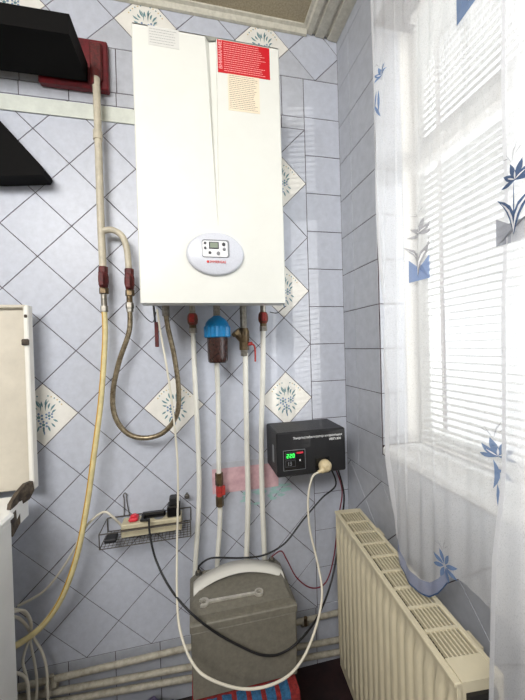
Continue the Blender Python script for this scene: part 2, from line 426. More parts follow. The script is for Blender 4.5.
# ------------------------------------------------------------------ window, sill, blinds
win = MB()
XW = .15
for z0, z1 in ((WZ0, WZ0+.05), (WZ1-.05, WZ1)): win.box(XW, XW+.05, WY1, WY0, z0, z1, 'window_white', .004)
for y0, y1 in ((WY0-.05, WY0), (WY1, WY1+.05), (-1.03, -.97)): win.box(XW, XW+.05, y0, y1, WZ0+.05, WZ1-.05, 'window_white', .004)
wo = struct(win.obj('window_1', origin=(0, 0, 0)))
MB().box(XW-.012, XW+.05, WY1+.05, WY0-.05, 1.895, 1.955, 'transom', .004).obj('transom_bar', wo)
MB().box(XW+.024, XW+.028, WY1+.05, WY0-.05, WZ0+.05, WZ1-.05, 'glass').obj('pane', wo)
sl = MB().box(-.004, XW, WY1+.002, WY0-.004, WZ0-.03, WZ0, 'sill', .006)
struct(sl.obj('window_sill', origin=(0, 0, 0)))
def blind(z0, z1, label, tilt, rail, rm):
    R38 = math.radians(tilt)
    r = thing('venetian_blind', label, 'blind', (.11, -.85, z0))
    ya, yb = -1.39, -.315; n = int((z1-z0-rail-.02)/.0205); m = MB()
    for k in range(n):
        z = z0+rail+.008+k*.0205; c, s = math.cos(R38), math.sin(R38)
        pr = []
        for t in (-1, -.5, 0, .5, 1): pr.append((t*.0125*c - 0.0, t*.0125*s+.0012*(1-t*t)))
        top = [(.112+x, z+h) for x, h in pr]; bot = [(x, h-.0006) for x, h in top][::-1]
        poly = top+bot; N = len(poly)
        vs = [(x, ya, h) for x, h in poly]+[(x, yb, h) for x, h in poly]
        m.add(vs, [[i, (i+1) % N, N+(i+1) % N, N+i] for i in range(N)], 'slat_white')
    m.obj('slat_stack', r)
    MB().box(.098, .126, ya, yb, z1-.022, z1, 'slat', .002).obj('head_rail', r)
    MB().box(.102, .122, ya, yb, z0, z0+rail, rm, .002).obj('bottom_rail', r)
    for y in (-.42, -.52, -.75, -1.0, -1.25):
        for x in (.099, .125): MB().tube([(x, y, z0+.01), (x, y, z1-.02)], .0007, 'slat', 6).obj('ladder_cord', r)
    return r
blind(.975, 1.865, 'white venetian blind over the lower panes, nearer the window sill', 1, .010, 'slat')
blind(1.870, 2.345, 'white venetian blind over the upper panes, with a broad grey bottom rail', 24, .036, 'transom')

# ------------------------------------------------------------------ sheer curtains
def lerp_poly(P, t):
    if t <= P[0][0]: return P[0][1]
    for (a, b), (c, d) in zip(P, P[1:]):
        if t <= c: return b+(d-b)*(t-a)/(c-a)
    return P[-1][1]
def c1x(y, z):
    k = (2.4-z)/1.7; u = -y-.40
    e = min(1, max(0, u/.06))                    # calm edge
    g = max(0, min(1, (.29-u)/.1))               # gathered part near the wall, calm part nearer the room
    a = (.0045+.004*k)*e*(1-.8*max(0, min(1, (1.0-z)/.25)))
    return -.095-.028*k + a*(.3+.7*g)*math.sin(u*150+.5*math.sin(z*1.7)) + .8*a*math.sin(u*62+1+z*.5)
def c2x(y, z):
    k = (2.4-z)/1.7; a = .005+.006*k; e = min(1, max(0, (-y-.83)/.05))
    return -.14-.035*k + e*(a*math.sin((y+.74)*70+.5*math.sin(z*2)) + .6*a*math.sin((y+.74)*31+z))
hem1 = [(-y, z) for y, z in sorted([(-0.498, 0.784), (-0.516, 0.743), (-0.542, 0.726), (-0.578, 0.723), (-0.613, 0.737), (-0.644, 0.769), (-0.669, 0.809), (-0.685, 0.830), (-0.751, 0.833), (-0.795, 0.831), (-0.824, 0.824), (-.80, 0.808)], reverse=True)]
def yl1(z): return lerp_poly([(0.747, -0.5016), (0.89, -0.479), (1.017, -0.4681), (1.15, -0.4703), (1.335, -0.4601), (1.5, -0.4399), (1.751, -0.4253), (1.922, -0.4161), (2.092, -0.4117), (2.266, -0.4048)], z)
def curtain(f, ytop, hem, yleft, yright, nu, nv, mname):
    vs = []; 
    for i in range(nu+1):
        for j in range(nv+1):
            t = i/nu; zb = None
            yb = yleft(.7)+(yright-yleft(.7))*t
            zb = hem(yb); z = 2.53+(zb-2.53)*j/nv
            y = yleft(z)+(yright-yleft(z))*t
            vs.append((f(y, z), y, z))
    fs = [[i*(nv+1)+j, i*(nv+1)+j+1, (i+1)*(nv+1)+j+1, (i+1)*(nv+1)+j] for i in range(nu) for j in range(nv)]
    return MB().add(vs, fs, mname, True), vs
h1 = lambda y: lerp_poly(hem1, -y)
cr = thing('curtain', 'sheer white curtain with scalloped blue lace hem hanging over the radiator grille', 'curtain', (-.12, -.6, .7))
m1, v1 = curtain(c1x, 2.53, h1, yl1, -.86, 170, 60, 'tulle')
m1.obj('fabric', cr)
def strip_on(f, pts_a, pts_b, mname, name, parent, off=-.0025):
    n = len(pts_a); vs = [(f(y, z)+off, y, z) for y, z in pts_a]+[(f(y, z)+off, y, z) for y, z in pts_b]
    return MB().add(vs, [[i, i+1, n+i+1, n+i] for i in range(n-1)], mname, True).obj(name, parent)
def yb1(t): return yl1(.7)+(-.86-yl1(.7))*t
HL = 26; HT = [i/HL*.47 for i in range(HL+1)]
strip_on(c1x, [(yb1(t), h1(yb1(t))) for t in HT], [(yb1(t), h1(yb1(t))+.032) for t in HT], 'lace', 'hem_lace', cr)
strip_on(c1x, [(yb1(t), h1(yb1(t))-.001) for t in HT], [(yb1(t), h1(yb1(t))+.003) for t in HT], 'stitch_navy', 'hem_piping', cr, -.004)
strip_on(c1x, [(yl1(z), z) for z in [.8+.05*k for k in range(35)]], [(yl1(z)-.009, z) for z in [.8+.05*k for k in range(35)]], 'tulle_hem', 'side_hem', cr)
def stitch(f, yc, zc, sc, groups, parent, off=-.004, name='embroidery'):
    m = MB()
    for polys, mm in groups:
        for q in polys:
            n = len(q)
            vs = []
            for x, yy in q:
                y, z = yc-x*sc, zc+yy*sc; vs.append((f(y, z)+off, y, z))
            m.add(vs, [list(range(n))], mm)
        off -= .0006
    return m.obj(name, parent)
lily = [(leaf(0, 0, -.5, .35, .2)+leaf(0, 0, .5, .35, .2)+leaf(0, 0, -.2, .62, .2)+leaf(0, 0, .22, .6, .2)+leaf(0, 0, -.6, -.02, .15)+leaf(0, 0, .6, 0, .15), 'stitch_navy'),
        (leaf(0, .02, -.3, .2, .05)+leaf(0, .02, .3, .2, .05)+leaf(0, .02, 0, .3, .06), 'stitch_white')]
def sprig(w='stitch_navy'): return [(leaf(-.1, .6, -.35, 1.0, .03)+leaf(-.1, .6, 0, 1.1, .03)+leaf(-.2, .8, -.5, .9, .03)+leaf(0, .8, .25, 1.05, .03)+leaf(-.05, .9, .1, 1.2, .03), w)]
def pot(pm, lm, w=.55): return [([[(-w, -1.9), (w, -1.9), (w, -.95), (w*.3, -1.3), (-w*.3, -1.3), (-w, -.95)]], pm),
        (leaf(0, -1.75, -.7, -.35, .24, -.22)+leaf(0, -1.75, .7, -.3, .24, .22)+leaf(0, -1.6, 0, 0, .05), lm),
        (leaf(0, -1.7, -.55, -.5, .08, -.16)+leaf(0, -1.7, .55, -.45, .08, .16), 'stitch_white')]
recol = lambda g, m: [(p, m if mm != 'stitch_white' else mm) for p, mm in g]
E1 = (-0.1100, -0.4714, 2.0127)
stitch(c1x, yl1(2.0)-.04, E1[2], .045, recol(lily, 'stitch_blue')+sprig('stitch_grey'), cr)
stitch(c1x, yl1(2.0)-.026, E1[2]-.03, .05, [(leaf(0, 0, -.25, -1.1, .15)+leaf(.1, 0, .1, -1.2, .12)+leaf(-.2, -.6, .2, -1.5, .14), 'stitch_blue')], cr, name='embroidered_stem')
E2 = (-0.1100, -0.5938, 1.5436)
stitch(c1x, E2[1], E2[2], .055, recol(lily, 'stitch_grey')+sprig('stitch_grey')+pot('stitch_patch', 'stitch_grey', .52), cr)
E4 = (-0.1100, -0.7341, 2.0194)
stitch(c1x, E4[1], E4[2], .06, recol(lily, 'stitch_blue')+pot('stitch_blue', 'stitch_white', .6), cr)
E5 = (-0.1400, -0.7795, 1.1033)
stitch(c1x, E5[1], E5[2], .05, recol(lily, 'stitch_blue')+sprig('stitch_grey')+[(leaf(-.1, -.1, -.1, -1.1, .14, .1)+leaf(.2, -.2, .1, -1.0, .12)+leaf(0, -.4, .5, -.7, .2)+leaf(0, -.9, .05, -1.9, .1), 'stitch_blue')], cr)
E6 = (-0.1300, -0.6625, 0.8407)
stitch(c1x, E6[1], E6[2]+.0, .045, [(blossom(0, 0, .7, 8, .4, .3, .1), 'stitch_blue')]+sprig('stitch_grey'), cr)
c2 = thing('curtain', 'second sheer white curtain at the right with a large navy flower', 'curtain', (-.17, -.95, .35))
def yl2(z): return lerp_poly([(.3, -.80), (.75, -.806), (.96, -.812), (1.1, -.829), (1.36, -.829), (1.5, -.836), (1.65, -.83), (1.8, -.832)], z)
m2, v2 = curtain(c2x, 2.53, lambda y: .30+.015*math.sin(y*30), yl2, -1.3, 120, 50, 'tulle')
m2.obj('fabric', c2)
ZS = [.32+.04*k for k in range(55)]
strip_on(c2x, [(yl2(z), z) for z in ZS], [(yl2(z)-.008, z) for z in ZS], 'tulle_hem', 'side_hem', c2)
E3 = (-0.1600, -0.8532, 1.5241)
stitch(c2x, E3[1]-.004, E3[2], .044, lily+sprig('stitch_grey')+pot('patch_grey', 'stitch_navy', .75), c2)
rod = MB().box(-.17, -.07, YF+.3, -.3, 2.533, 2.537, 'slat')
tag(rod.obj('curtain_track'), 'white curtain track fixed above the window', 'curtain track')

# ------------------------------------------------------------------ radiator (local frame, turned slightly off the wall)
rd = thing('radiator', 'cream ribbed panel radiator with top grille below the window', 'radiator', (-.083, -.155, 0), None, math.radians(-5.0))
L_ = .60; W_ = .102; RZ0, RZ1 = .135, .70
def rad_front(xf, sgn):
    m = MB(); ny = 190; prof = []
    for k in range(ny+1):
        y = -L_*k/ny; ph = (k*L_/ny) % .0333; d = 0
        t = ph/.0333; d = .007*(1 if .28 < t < .72 else (t-.12)/.16 if .12 < t <= .28 else (.88-t)/.16 if .72 <= t < .88 else 0)
        edge = k*L_/ny; 
        if edge < .016 or edge > L_-.016: d = 0
        prof.append((y, d))
    zs = [RZ0, RZ0+.03, RZ0+.05, RZ1-.055, RZ1-.035, RZ1-.008]; ds = [0, 0, 1, 1, 0, 0]
    vs = [(xf-sgn*(.007-d*q)*1.0, y, z) for (y, d) in prof for z, q in zip(zs, ds)]; n = len(zs)
    fs = [[i*n+j, i*n+j+1, (i+1)*n+j+1, (i+1)*n+j] for i in range(ny) for j in range(n-1)]
    return m.add(vs, fs, 'radiator', True)
f1 = rad_front(-W_/2+.0, -1); f1.box(-W_/2+.008, -W_/2+.014, -L_, 0, RZ0, RZ1-.01, 'radiator'); f1.obj('front_panel', rd, local=True)
f2 = rad_front(W_/2-.012, 1); f2.box(W_/2-.024, W_/2-.02, -L_, 0, RZ0, RZ1-.01, 'radiator'); f2.obj('rear_panel', rd, local=True)
fn = MB()
for k in range(60): fn.box(-.03, .03, -.012-k*.0098, -.0112-k*.0098, RZ0+.03, RZ1-.09, 'radiator_shade')
fn.obj('convector_fins', rd, local=True)
for y0, y1 in ((-.0035, 0), (-L_, -L_+.0035)):
    s_ = MB().box(-W_/2+.004, W_/2-.006, y0, y1, RZ0+.05, RZ1-.003, 'radiator', .001)
    s_.obj('side_cover', rd, local=True)
tg = MB(); gx0, gx1 = -W_/2+.014, W_/2-.016; gy = [-.022-k*(L_-.066)/9 for k in range(10)]
tz0, tz1 = RZ1-.004, RZ1
tg.box(-W_/2, gx0, -L_, 0, tz0-.006, tz1, 'radiator', .002); tg.box(gx1, W_/2-.004, -L_, 0, tz0-.006, tz1, 'radiator', .002)
tg.box(gx0, gx1, gy[0], 0, tz0, tz1, 'radiator'); tg.box(gx0, gx1, -L_, gy[-1], tz0, tz1, 'radiator')
for y in gy[1:-1]: tg.box(gx0, gx1, y-.0035, y+.0035, tz0, tz1, 'radiator')
nb = 8
for k in range(1, nb): x = gx0+(gx1-gx0)*k/nb; tg.box(x-.0016, x+.0016, gy[-1], gy[0], tz0-.006, tz1-.0008, 'radiator')
tg.obj('top_grille', rd, local=True)
MB().box(-.03, .028, -L_-.006, -L_, RZ0+.06, RZ1-.02, 'radiator_shade').obj('end_shade_slab', rd, local=True)  # solid dark slab on the end cover, painted shade of a hollow end
for y in (-.1, -.5): MB().box(W_/2-.02, .078, y-.012, y+.012, RZ1-.12, RZ1-.05, 'radiator').box(.07, .076, y-.02, y+.02, RZ1-.16, RZ1-.03, 'radiator').obj('bracket', rd, local=True)
for y in (-.05, -.55): MB().tube([(0, y, 0), (0, y, RZ0+.01)], .01, 'radiator').obj('foot', rd, local=True)
vk = MB().box(-.04, -.012, -.47, -.40, .655, .675, 'black_plastic', .004).tube([(-.026, -.42, .67), (-.008, -.42, .67)], .006, 'black_plastic')
tag(vk.obj('wall_bracket'), 'black plastic bracket on the tiles behind the radiator', 'bracket')

# ------------------------------------------------------------------ boiler
BX0, BX1, BY, BZ0, BZ1 = -.755, -.333, -.28, 1.432, 2.204
bo = thing('gas_boiler', 'white wall-hung gas boiler with oval control panel', 'boiler', ((BX0+BX1)/2, -.002, BZ0))
MB().box(BX0+.004, BX1-.004, -.24, -.003, BZ0+.034, BZ1-.004, 'boiler_side', .004).obj('casing', bo)
MB().box(BX0+.006, BX1-.006, -.274, -.215, BZ0+.001, BZ0+.036, 'tray', .002).obj('bottom_tray', bo)
fc = MB(); GT = 0 ; gz = 1.655
# front cover: a flat sheet with a tapering groove pressed in it
def fx(*p): return p
xa, xb, xc, xd = -0.5522, -0.5436, -0.5320, -0.5234
gb = (xb+xc)/2
rows_ = [(BZ0, 0), (gz, 0), (gz+.03, .25), (1.95, .8), (BZ1-.003, 1.0)]
vs = []
for z, k in rows_:
    kk = (z-gz)/(BZ1-gz) if z > gz else 0
    l = -.5315+(xa+.5315)*kk-.002; r = -.5315+(xd+.5315)*kk+.002; ml = l+.0012+.3*(r-l)*kk; mr = r-.0012
    dep = .017*k
    vs += [(BX0+.003, BY, z), (l, BY, z), (ml, BY+dep, z), (mr, BY+dep*.7, z), (r, BY, z), (BX1-.003, BY, z)]
fs = [[i*6+j, i*6+j+1, (i+1)*6+j+1, (i+1)*6+j] for i in range(4) for j in range(5)]
fc.add(vs, fs, 'boiler_white')
fc.add([(BX0+.003, BY, BZ0), (BX0, BY+.003, BZ0), (BX0, BY+.003, BZ1), (BX0+.003, BY, BZ1)], [(0, 1, 2, 3)], 'boiler_white')
fc.add([(BX1-.003, BY, BZ0), (BX1, BY+.003, BZ0), (BX1, BY+.003, BZ1), (BX1-.003, BY, BZ1)], [(0, 1, 2, 3)], 'boiler_white')
fc.add([(BX0, BY+.003, BZ0), (BX0, -.22, BZ0), (BX0, -.22, BZ1), (BX0, BY+.003, BZ1)], [(0, 1, 2, 3)], 'boiler_white')
fc.add([(BX1, BY+.003, BZ0), (BX1, -.22, BZ0), (BX1, -.22, BZ1), (BX1, BY+.003, BZ1)], [(0, 1, 2, 3)], 'boiler_white')
fc.add([(BX0, BY+.003, BZ1), (BX1, BY+.003, BZ1), (BX1, -.22, BZ1), (BX0, -.22, BZ1)], [(0, 1, 2, 3)], 'boiler_white')
fc.add([(BX0, BY+.003, BZ0), (BX1, BY+.003, BZ0), (BX1, -.22, BZ0), (BX0, -.22, BZ0)], [(0, 1, 2, 3)], 'boiler_white')
fc.add([(BX0+.003, BY, BZ1), (BX1-.003, BY, BZ1), (BX1, BY+.003, BZ1), (BX0, BY+.003, BZ1)], [(0, 1, 2, 3)], 'boiler_white')
fixnormals(fc.obj('front_cover', bo))
FT = lambda x, z, d=.001: Matrix.Translation((x, BY-d, z)) @ Matrix.Rotation(PI/2, 4, 'X')
def lines(mb, x0, x1, z0, z1, n, m, y, seed, th=.0012):
    rr = random.Random(seed)
    for k in range(n):
        z = z1-(z1-z0)*(k+.5)/n; x = x0; end = x1-rr.random()*.18*(x1-x0)
        while x < end:
            w_ = rr.uniform(.003, .009); mb.box(x, min(x+w_, end), y-.0003, y, z-th/2, z+th/2, m); x += w_+.0012
def decal(name, P, m): # P: x0,x1,z0,z1
    mb = MB().box(P[0], P[1], BY-.0008, BY-.0001, P[2], P[3], m)
    return mb
pl = (-0.7114, -0.6278, 2.1504, 2.2035)
d1 = decal('rating', pl, 'clear_label'); lines(d1, pl[0]+.004, pl[1]-.004, pl[2]+.004, pl[3]-.004, 6, 'ink_pale', BY-.0008, 1); d1.obj('rating_plate', bo)
rl = (-0.5200, -0.3636, 2.1041, 2.1985)
d2 = decal('red', rl, 'red_label'); lines(d2, rl[0]+.018, rl[1]-.012, rl[2]+.004, rl[3]-.004, 14, 'label_text_pale', BY-.0008, 2)
d2.text('ВНИМАНИЕ!', .014, 'label_text_pale', Matrix.Translation((rl[0]+.013, BY-.001, rl[2]+.01)) @ Matrix.Rotation(PI/2, 4, 'X') @ Matrix.Rotation(PI/2, 4, 'Z'))
d2.obj('red_warning_label', bo)
cl = (-0.4925, -0.3977, 1.9978, 2.1041)
d3 = decal('cream', cl, 'cream_label'); lines(d3, cl[0]+.004, cl[1]-.004, cl[2]+.004, cl[3]-.002, 18, 'ink', BY-.0008, 5, .001); d3.obj('instruction_label', bo)
OX, OZ, ORX, ORZ = -0.5432, 1.5731, 0.0831, 0.0626
cp = MB().lathe([(1.0, 0), (1.0, .006), (.97, .010), (.9, .0125), (0.02, .014)], (0, 0, 0), (0, -1, 0), 'silver', 48)
k0 = len(cp.v)
cp.v = [Vector((OX+p.x*ORX, BY+p.y, OZ+p.z*ORZ)) for p in cp.v]
cpo = cp.obj('control_panel', bo)
yy = BY-.0145
def rrect(x0, x1, z0, z1, r):
    out = []
    for cx, cz, a0 in ((x1-r, z1-r, 0), (x0+r, z1-r, PI/2), (x0+r, z0+r, PI), (x1-r, z0+r, 1.5*PI)):
        for k in range(5): a = a0+PI/2*k/4; out.append((cx+math.cos(a)*r, cz+math.sin(a)*r))
    return out
hx = OX+.001; hz = OZ+.012
MB().prism(rrect(hx-.040, hx+.038, hz-.024, hz+.026, .007), 'y', yy-.0015, yy+.004, 'mid_grey').prism(rrect(hx-.0385, hx+.033, hz-.023, hz+.022, .006), 'y', yy-.0022, yy, 'panel_inset').obj('window_bezel', cpo)
MB().box(hx-.02, hx+.008, yy-.004, yy-.001, hz-.001, hz+.019, 'dark_grey', .001).box(hx-.017, hx+.005, yy-.0045, yy-.003, hz+.002, hz+.016, 'lcd').obj('display', cpo)
for x, z, r, m in ((-.031, .015, .0035, 'dark_grey'), (-.031, .001, .0035, 'dark_grey'), (-.018, -.012, .004, 'dark_grey'), (.006, -.013, .005, 'mid_grey'), (.022, .013, .005, 'dark_grey'), (.023, -.001, .0045, 'mid_grey')):
    MB().lathe([(r, 0), (r, .003), (r*.7, .004)], (hx+x, yy-.0015, hz+z), (0, -1, 0), m, 16).obj('button', cpo)
lg = MB().text('IMMERGAS', .0098, 'logo_red', FT(OX-.018, OZ-.0285, .0148)).lathe([(.0035, 0), (.0035, .0006)], (OX-.023, yy, OZ-.025), (0, -1, 0), 'logo_red', 16)
lg.obj('logo', cpo)

# ------------------------------------------------------------------ valves and fittings
def nut(mb, p, ax, r, h, m='nickel'): return mb.lathe([(r*.95, 0), (r, .001), (r, h-.001), (r*.95, h)], p, ax, m, 6, smooth=False)
def head_valve(parent, x, y, z0):
    mb = MB(); nut(mb, (x, y, z0), (0, 0, 1), .0145, .018, 'nickel'); nut(mb, (x, y, z0+.018), (0, 0, 1), .0125, .012, 'brass')
    mb.lathe([(.012, 0), (.0175, .008), (.019, .02), (.0175, .034), (.013, .042)], (x, y, z0+.028), (0, 0, 1), 'valve_mix', 20)
    mb.box(x-.012, x+.006, y-.030, y-.016, z0+.036, z0+.066, 'valve_red_bright', .003)
    mb.lathe([(.0105, 0), (.0105, 1.4655-z0-.07)], (x, y, z0+.068), (0, 0, 1), 'nickel', 14)
    return mb.obj('valve', parent)
def ball_valve(parent, x, y, z0, z1, m, name='valve', bm='brass'):
    mb = MB(); h = z1-z0
    nut(mb, (x, y, z0), (0, 0, 1), .015, h*.22, bm)
    mb.lathe([(.010, 0), (.013, h*.1), (.0165, h*.3), (.0165, h*.5), (.013, h*.68), (.010, h*.75)], (x, y, z0+h*.15), (0, 0, 1), m, 20)
    nut(mb, (x, y, z1-h*.22), (0, 0, 1), .015, h*.22, m)
    mb.tube([(x, y-.012, z0+h*.45), (x, y-.028, z0+h*.45)], .006, m)
    mb.box(x-.008, x+.008, y-.034, y-.028, z0+h*.25, z0+h*.75, m, .002)
    return mb.obj(name, parent)
def pipe_thing(label, pts, r, m, group=None, name='water_pipe', cat='pipe'):
    t = thing(name, label, cat, Vector(pts[-1]), group)
    MB().tube(smooth_path(pts, 6), r, m, 16).obj('pipe', t)
    return t
# painted gas pipe with a branch and two valves
gp = thing('gas_pipe', 'cream painted gas pipe with side branch and two red valves', 'pipe', (-0.9008, -0.0500, 1.4737))
MB().tube(smooth_path([(-0.9052, -0.0500, 2.2176), (-0.9046, -0.0500, 2.0444), (-0.9052, -0.0500, 1.8772), (-0.9053, -0.0500, 1.7262), (-0.9037, -0.0500, 1.5816)], 5), .0118, 'gas_paint', 18).lathe([(.0145, 0), (.0145, .03)], (-0.9056, -0.0500, 2.0109), (0, 0, 1), 'gas_paint', 18).obj('main_pipe', gp)
MB().tube(smooth_path([(-0.9029, -0.0500, 1.7062), (-0.8710, -0.0520, 1.7104), (-0.8393, -0.0550, 1.6906), (-0.8243, -0.0580, 1.6427), (-0.8203, -0.0580, 1.5681)], 7), .0105, 'gas_paint', 18).obj('branch_pipe', gp)
a = (-0.9033, -0.0500, 1.4939); b = (-0.9037, -0.0500, 1.5816)
ball_valve(gp, a[0], a[1], a[2], b[2]+.004, 'valve_red')
a = (-0.8196, -0.0580, 1.4864); b = (-0.8201, -0.0580, 1.5749)
ball_valve(gp, a[0], a[1], a[2], b[2]+.004, 'valve_red')
rp = MB().box(-1.088, -.872, -.03, -.004, 2.197, 2.365, 'red_plate', .004).box(-.925, -.888, -.045, -.03, 2.22, 2.345, 'valve_red', .004).tube([(-.909, -.045, 2.19), (-.909, -.045, 2.245)], .016, 'valve_red', 12)
tag(rp.obj('mounting_plate'), 'dark red metal plate on the wall at the head of the gas pipe', 'plate')
tr = MB().box(XL, BX0-.006, -.008, -.003, 2.106, 2.158, 'trunking', .001)
tag(tr.obj('cable_trunking'), 'flat pale strip running along the tiles left of the boiler', 'trunking')
# corrugated steel hose
def corr(pts, r, m, step=.0028):
    P = resample(smooth_path(pts, 12), step); return MB().tube(P, [r*(1.06 if i % 2 else .93) for i in range(len(P))], m, 14)
gh = thing('gas_hose', 'corrugated steel hose looping down beside the boiler and back up to it', 'hose', (-0.7863, -0.0600, 0.9907))
corr([(-0.8214, -0.0580, 1.4318), (-0.8263, -0.0600, 1.3635), (-0.8612, -0.0600, 1.2626), (-0.8833, -0.0600, 1.1621), (-0.8796, -0.0600, 1.0807), (-0.8425, -0.0650, 1.0211), (-0.7846, -0.0700, 1.0002), (-0.7215, -0.0750, 1.0166), (-0.6761, -0.0800, 1.0764), (-0.6683, -0.0800, 1.1660), (-0.6798, -0.0800, 1.2806), (-0.6968, -0.0800, 1.3739), (-0.7019, -0.0800, 1.4219)], .0085, 'hose_steel').obj('hose', gh)
a = (-0.8214, -0.0580, 1.4318)
nut(nut(MB(), (a[0], a[1], a[2]), (0, 0, 1), .0115, .012), (a[0], a[1], a[2]+.012), (0, 0, 1), .0135, .02).lathe([(.010, 0), (.010, .035)], (a[0], a[1], a[2]+.026), (0, 0, 1), 'brass', 14).obj('end_fitting', gh)
a = (-0.7022, -0.0800, 1.4151)
nut(MB(), a, (0, 0, 1), .0125, BZ0-a[2]+.032).obj('end_fitting', gh)
# yellow hose
yh = thing('gas_hose', 'pale yellow hose hanging from the left gas valve towards the stove', 'hose', (-1.0235, -0.0700, 0.5888))
yp = [(-0.9037, -0.0500, 1.4331), (-0.9039, -0.0550, 1.3383), (-0.9188, -0.0700, 1.1389), (-0.9430, -0.0800, 0.9613), (-0.9660, -0.0900, 0.8043), (-0.9970, -0.1000, 0.6528), (-1.0404, -0.1100, 0.5338), (-1.0943, -0.1200, 0.4624), (-1.1451, -0.1400, 0.4395), (-1.1709, -0.1800, 0.4561)]
MB().tube(smooth_path(yp, 10), .0088, 'hose_yellow', 16).obj('hose', yh)
MB().tube([Vector(p)+Vector((-.0052, -.0056, 0)) for p in smooth_path(yp, 10)], .0027, 'hose_stripe', 6).obj('stripe', yh)
a = (-0.9037, -0.0500, 1.4331)
nut(MB(), a, (0, 0, 1), .0125, .02).lathe([(.010, 0), (.010, .042)], (a[0], a[1], a[2]+.016), (0, 0, 1), 'nickel', 14).obj('end_fitting', yh)

# ------------------------------------------------------------------ water pipes below the boiler
PR_ = .0098
p1 = pipe_thing('white water pipe nearest the hose loop, with a rusty red valve on top', [(-0.6129, -0.0550, 1.3741), (-0.6116, -0.0550, 1.1884), (-0.6076, -0.0500, 0.9715), (-0.6107, -0.0500, 0.7549), (-0.6330, -0.0500, 0.4866), (-.635, -.05, .30)], PR_*.9, 'pipe_white', 'white water pipes under the boiler')
a = (-0.6133, -0.0550, 1.3599); head_valve(p1, a[0], a[1], a[2]-.004)
p2 = pipe_thing('white water pipe under the blue filter, with a brass valve midway', [(-0.5349, -0.0980, 1.2516), (-0.5350, -0.0920, 1.2302), (-0.5321, -0.0600, 1.1306), (-0.5348, -0.0550, 0.9663), (-0.5369, -0.0550, 0.8388), (-0.5379, -0.0500, 0.6718), (-0.5548, -0.0500, 0.4722), (-.545, -.05, .30)], PR_*.9, 'pipe_white', 'white water pipes under the boiler')
a = (-0.5367, -0.0550, 0.7255); b = (-0.5365, -0.0550, 0.8497)
mb = MB(); hh = b[2]-a[2]
nut(mb, a, (0, 0, 1), .0145, hh*.3, 'brass'); nut(mb, (a[0], a[1], a[2]+hh*.3), (0, 0, 1), .0125, hh*.3, 'valve_red_bright'); nut(mb, (a[0], a[1], a[2]+hh*.62), (0, 0, 1), .0145, hh*.36, 'brass')
mb.box(a[0]+.008, a[0]+.02, a[1]-.016, a[1]-.004, a[2]+hh*.35, a[2]+hh*.62, 'valve_red_bright', .002); mb.obj('valve', p2)
p3 = pipe_thing('white water pipe with a brass strainer and red lever at its head', [(-0.4270, -0.0600, 1.2790), (-0.4295, -0.0550, 1.1051), (-0.4305, -0.0500, 0.9180), (-0.4323, -0.0500, 0.7313), (-0.4482, -0.0500, 0.4527), (-.455, -.05, .30)], PR_*1.02, 'pipe_white', 'white water pipes under the boiler')
a = (-0.4311, -0.0600, 1.2681); b = (-0.4259, -0.0600, 1.3782)
mb = MB(); nut(mb, a, (0, 0, 1), .014, .022, 'nickel'); nut(mb, (a[0], a[1], a[2]+.022), (0, 0, 1), .0175, .03, 'brass')
mb.lathe([(.016, 0), (.020, .01), (.020, .04), (.0155, .052)], (a[0], a[1], a[2]+.05), (0, 0, 1), 'brass', 18)
mb.tube([(a[0]+.002, a[1], a[2]+.052), (a[0]-.03, a[1]-.004, a[2]+.088)], .0145, 'brass', 16); nut(mb, (a[0]-.024, a[1]-.003, a[2]+.081), (-.64, -.08, .76), .0185, .014, 'brass')
nut(mb, (a[0], a[1], a[2]+.1), (0, 0, 1), .0125, BZ0-a[2]-.067, 'nickel')
mb.obj('strainer', p3)
MB().tube([(a[0]+.012, a[1], a[2]+.042), (a[0]+.030, a[1]-.006, a[2]+.046)], .0065, 'valve_red_bright', 10).tube(smooth_path([(a[0]+.028, a[1]-.006, a[2]+.044), (a[0]+.038, a[1]-.008, a[2]+.03), (a[0]+.038, a[1]-.010, a[2]-.022)], 5), .0032, 'valve_red_bright', 8).obj('lever', p3)
p4 = pipe_thing('rightmost white water pipe with a red valve, just left of the black unit', [(-0.3586, -0.0600, 1.3624), (-0.3619, -0.0550, 1.2132), (-0.3732, -0.0500, 0.9878), (-0.3780, -0.0500, 0.7619), (-0.3754, -0.0500, 0.4583), (-.375, -.05, .30)], PR_, 'pipe_white', 'white water pipes under the boiler')
a = (-0.3567, -0.0600, 1.3623); head_valve(p4, a[0], a[1], a[2]-.004)
# hanging red lever under the left corner
a = (-0.7369, -0.0600, 1.3099); b = (-0.7408, -0.0600, 1.3966)
lv = MB().box(a[0]-.006, a[0]+.007, a[1]-.004, a[1]+.004, a[2], b[2], 'valve_red', .002).tube([(b[0]+.001, b[1], b[2]-.005), (b[0]-.004, b[1], BZ0+.032)], .0035, 'cord_black', 8)
tag(lv.obj('tap_handle'), 'dark red tap handle hanging under the left end of the boiler', 'tap handle')
wv = MB().tube(smooth_path([(-0.7853, -0.1600, 1.4389), (-0.7608, -0.1300, 1.4041), (-0.7452, -0.0800, 1.3950), (-0.7375, -0.0500, 1.4323)], 6), .0016, 'cord_black', 6)
tag(wv.obj('thin_wire'), 'thin black wire under the bottom left corner of the boiler', 'wire')
wv = MB().tube(smooth_path([(-0.3298, -0.0600, 1.4292), (-0.3110, -0.0900, 1.4221), (-0.3002, -0.1200, 1.4330), (-0.2971, -0.1600, 1.4385)], 6), .0016, 'cord_black', 6)
tag(wv.obj('thin_wire'), 'thin black wire under the bottom right corner of the boiler', 'wire')

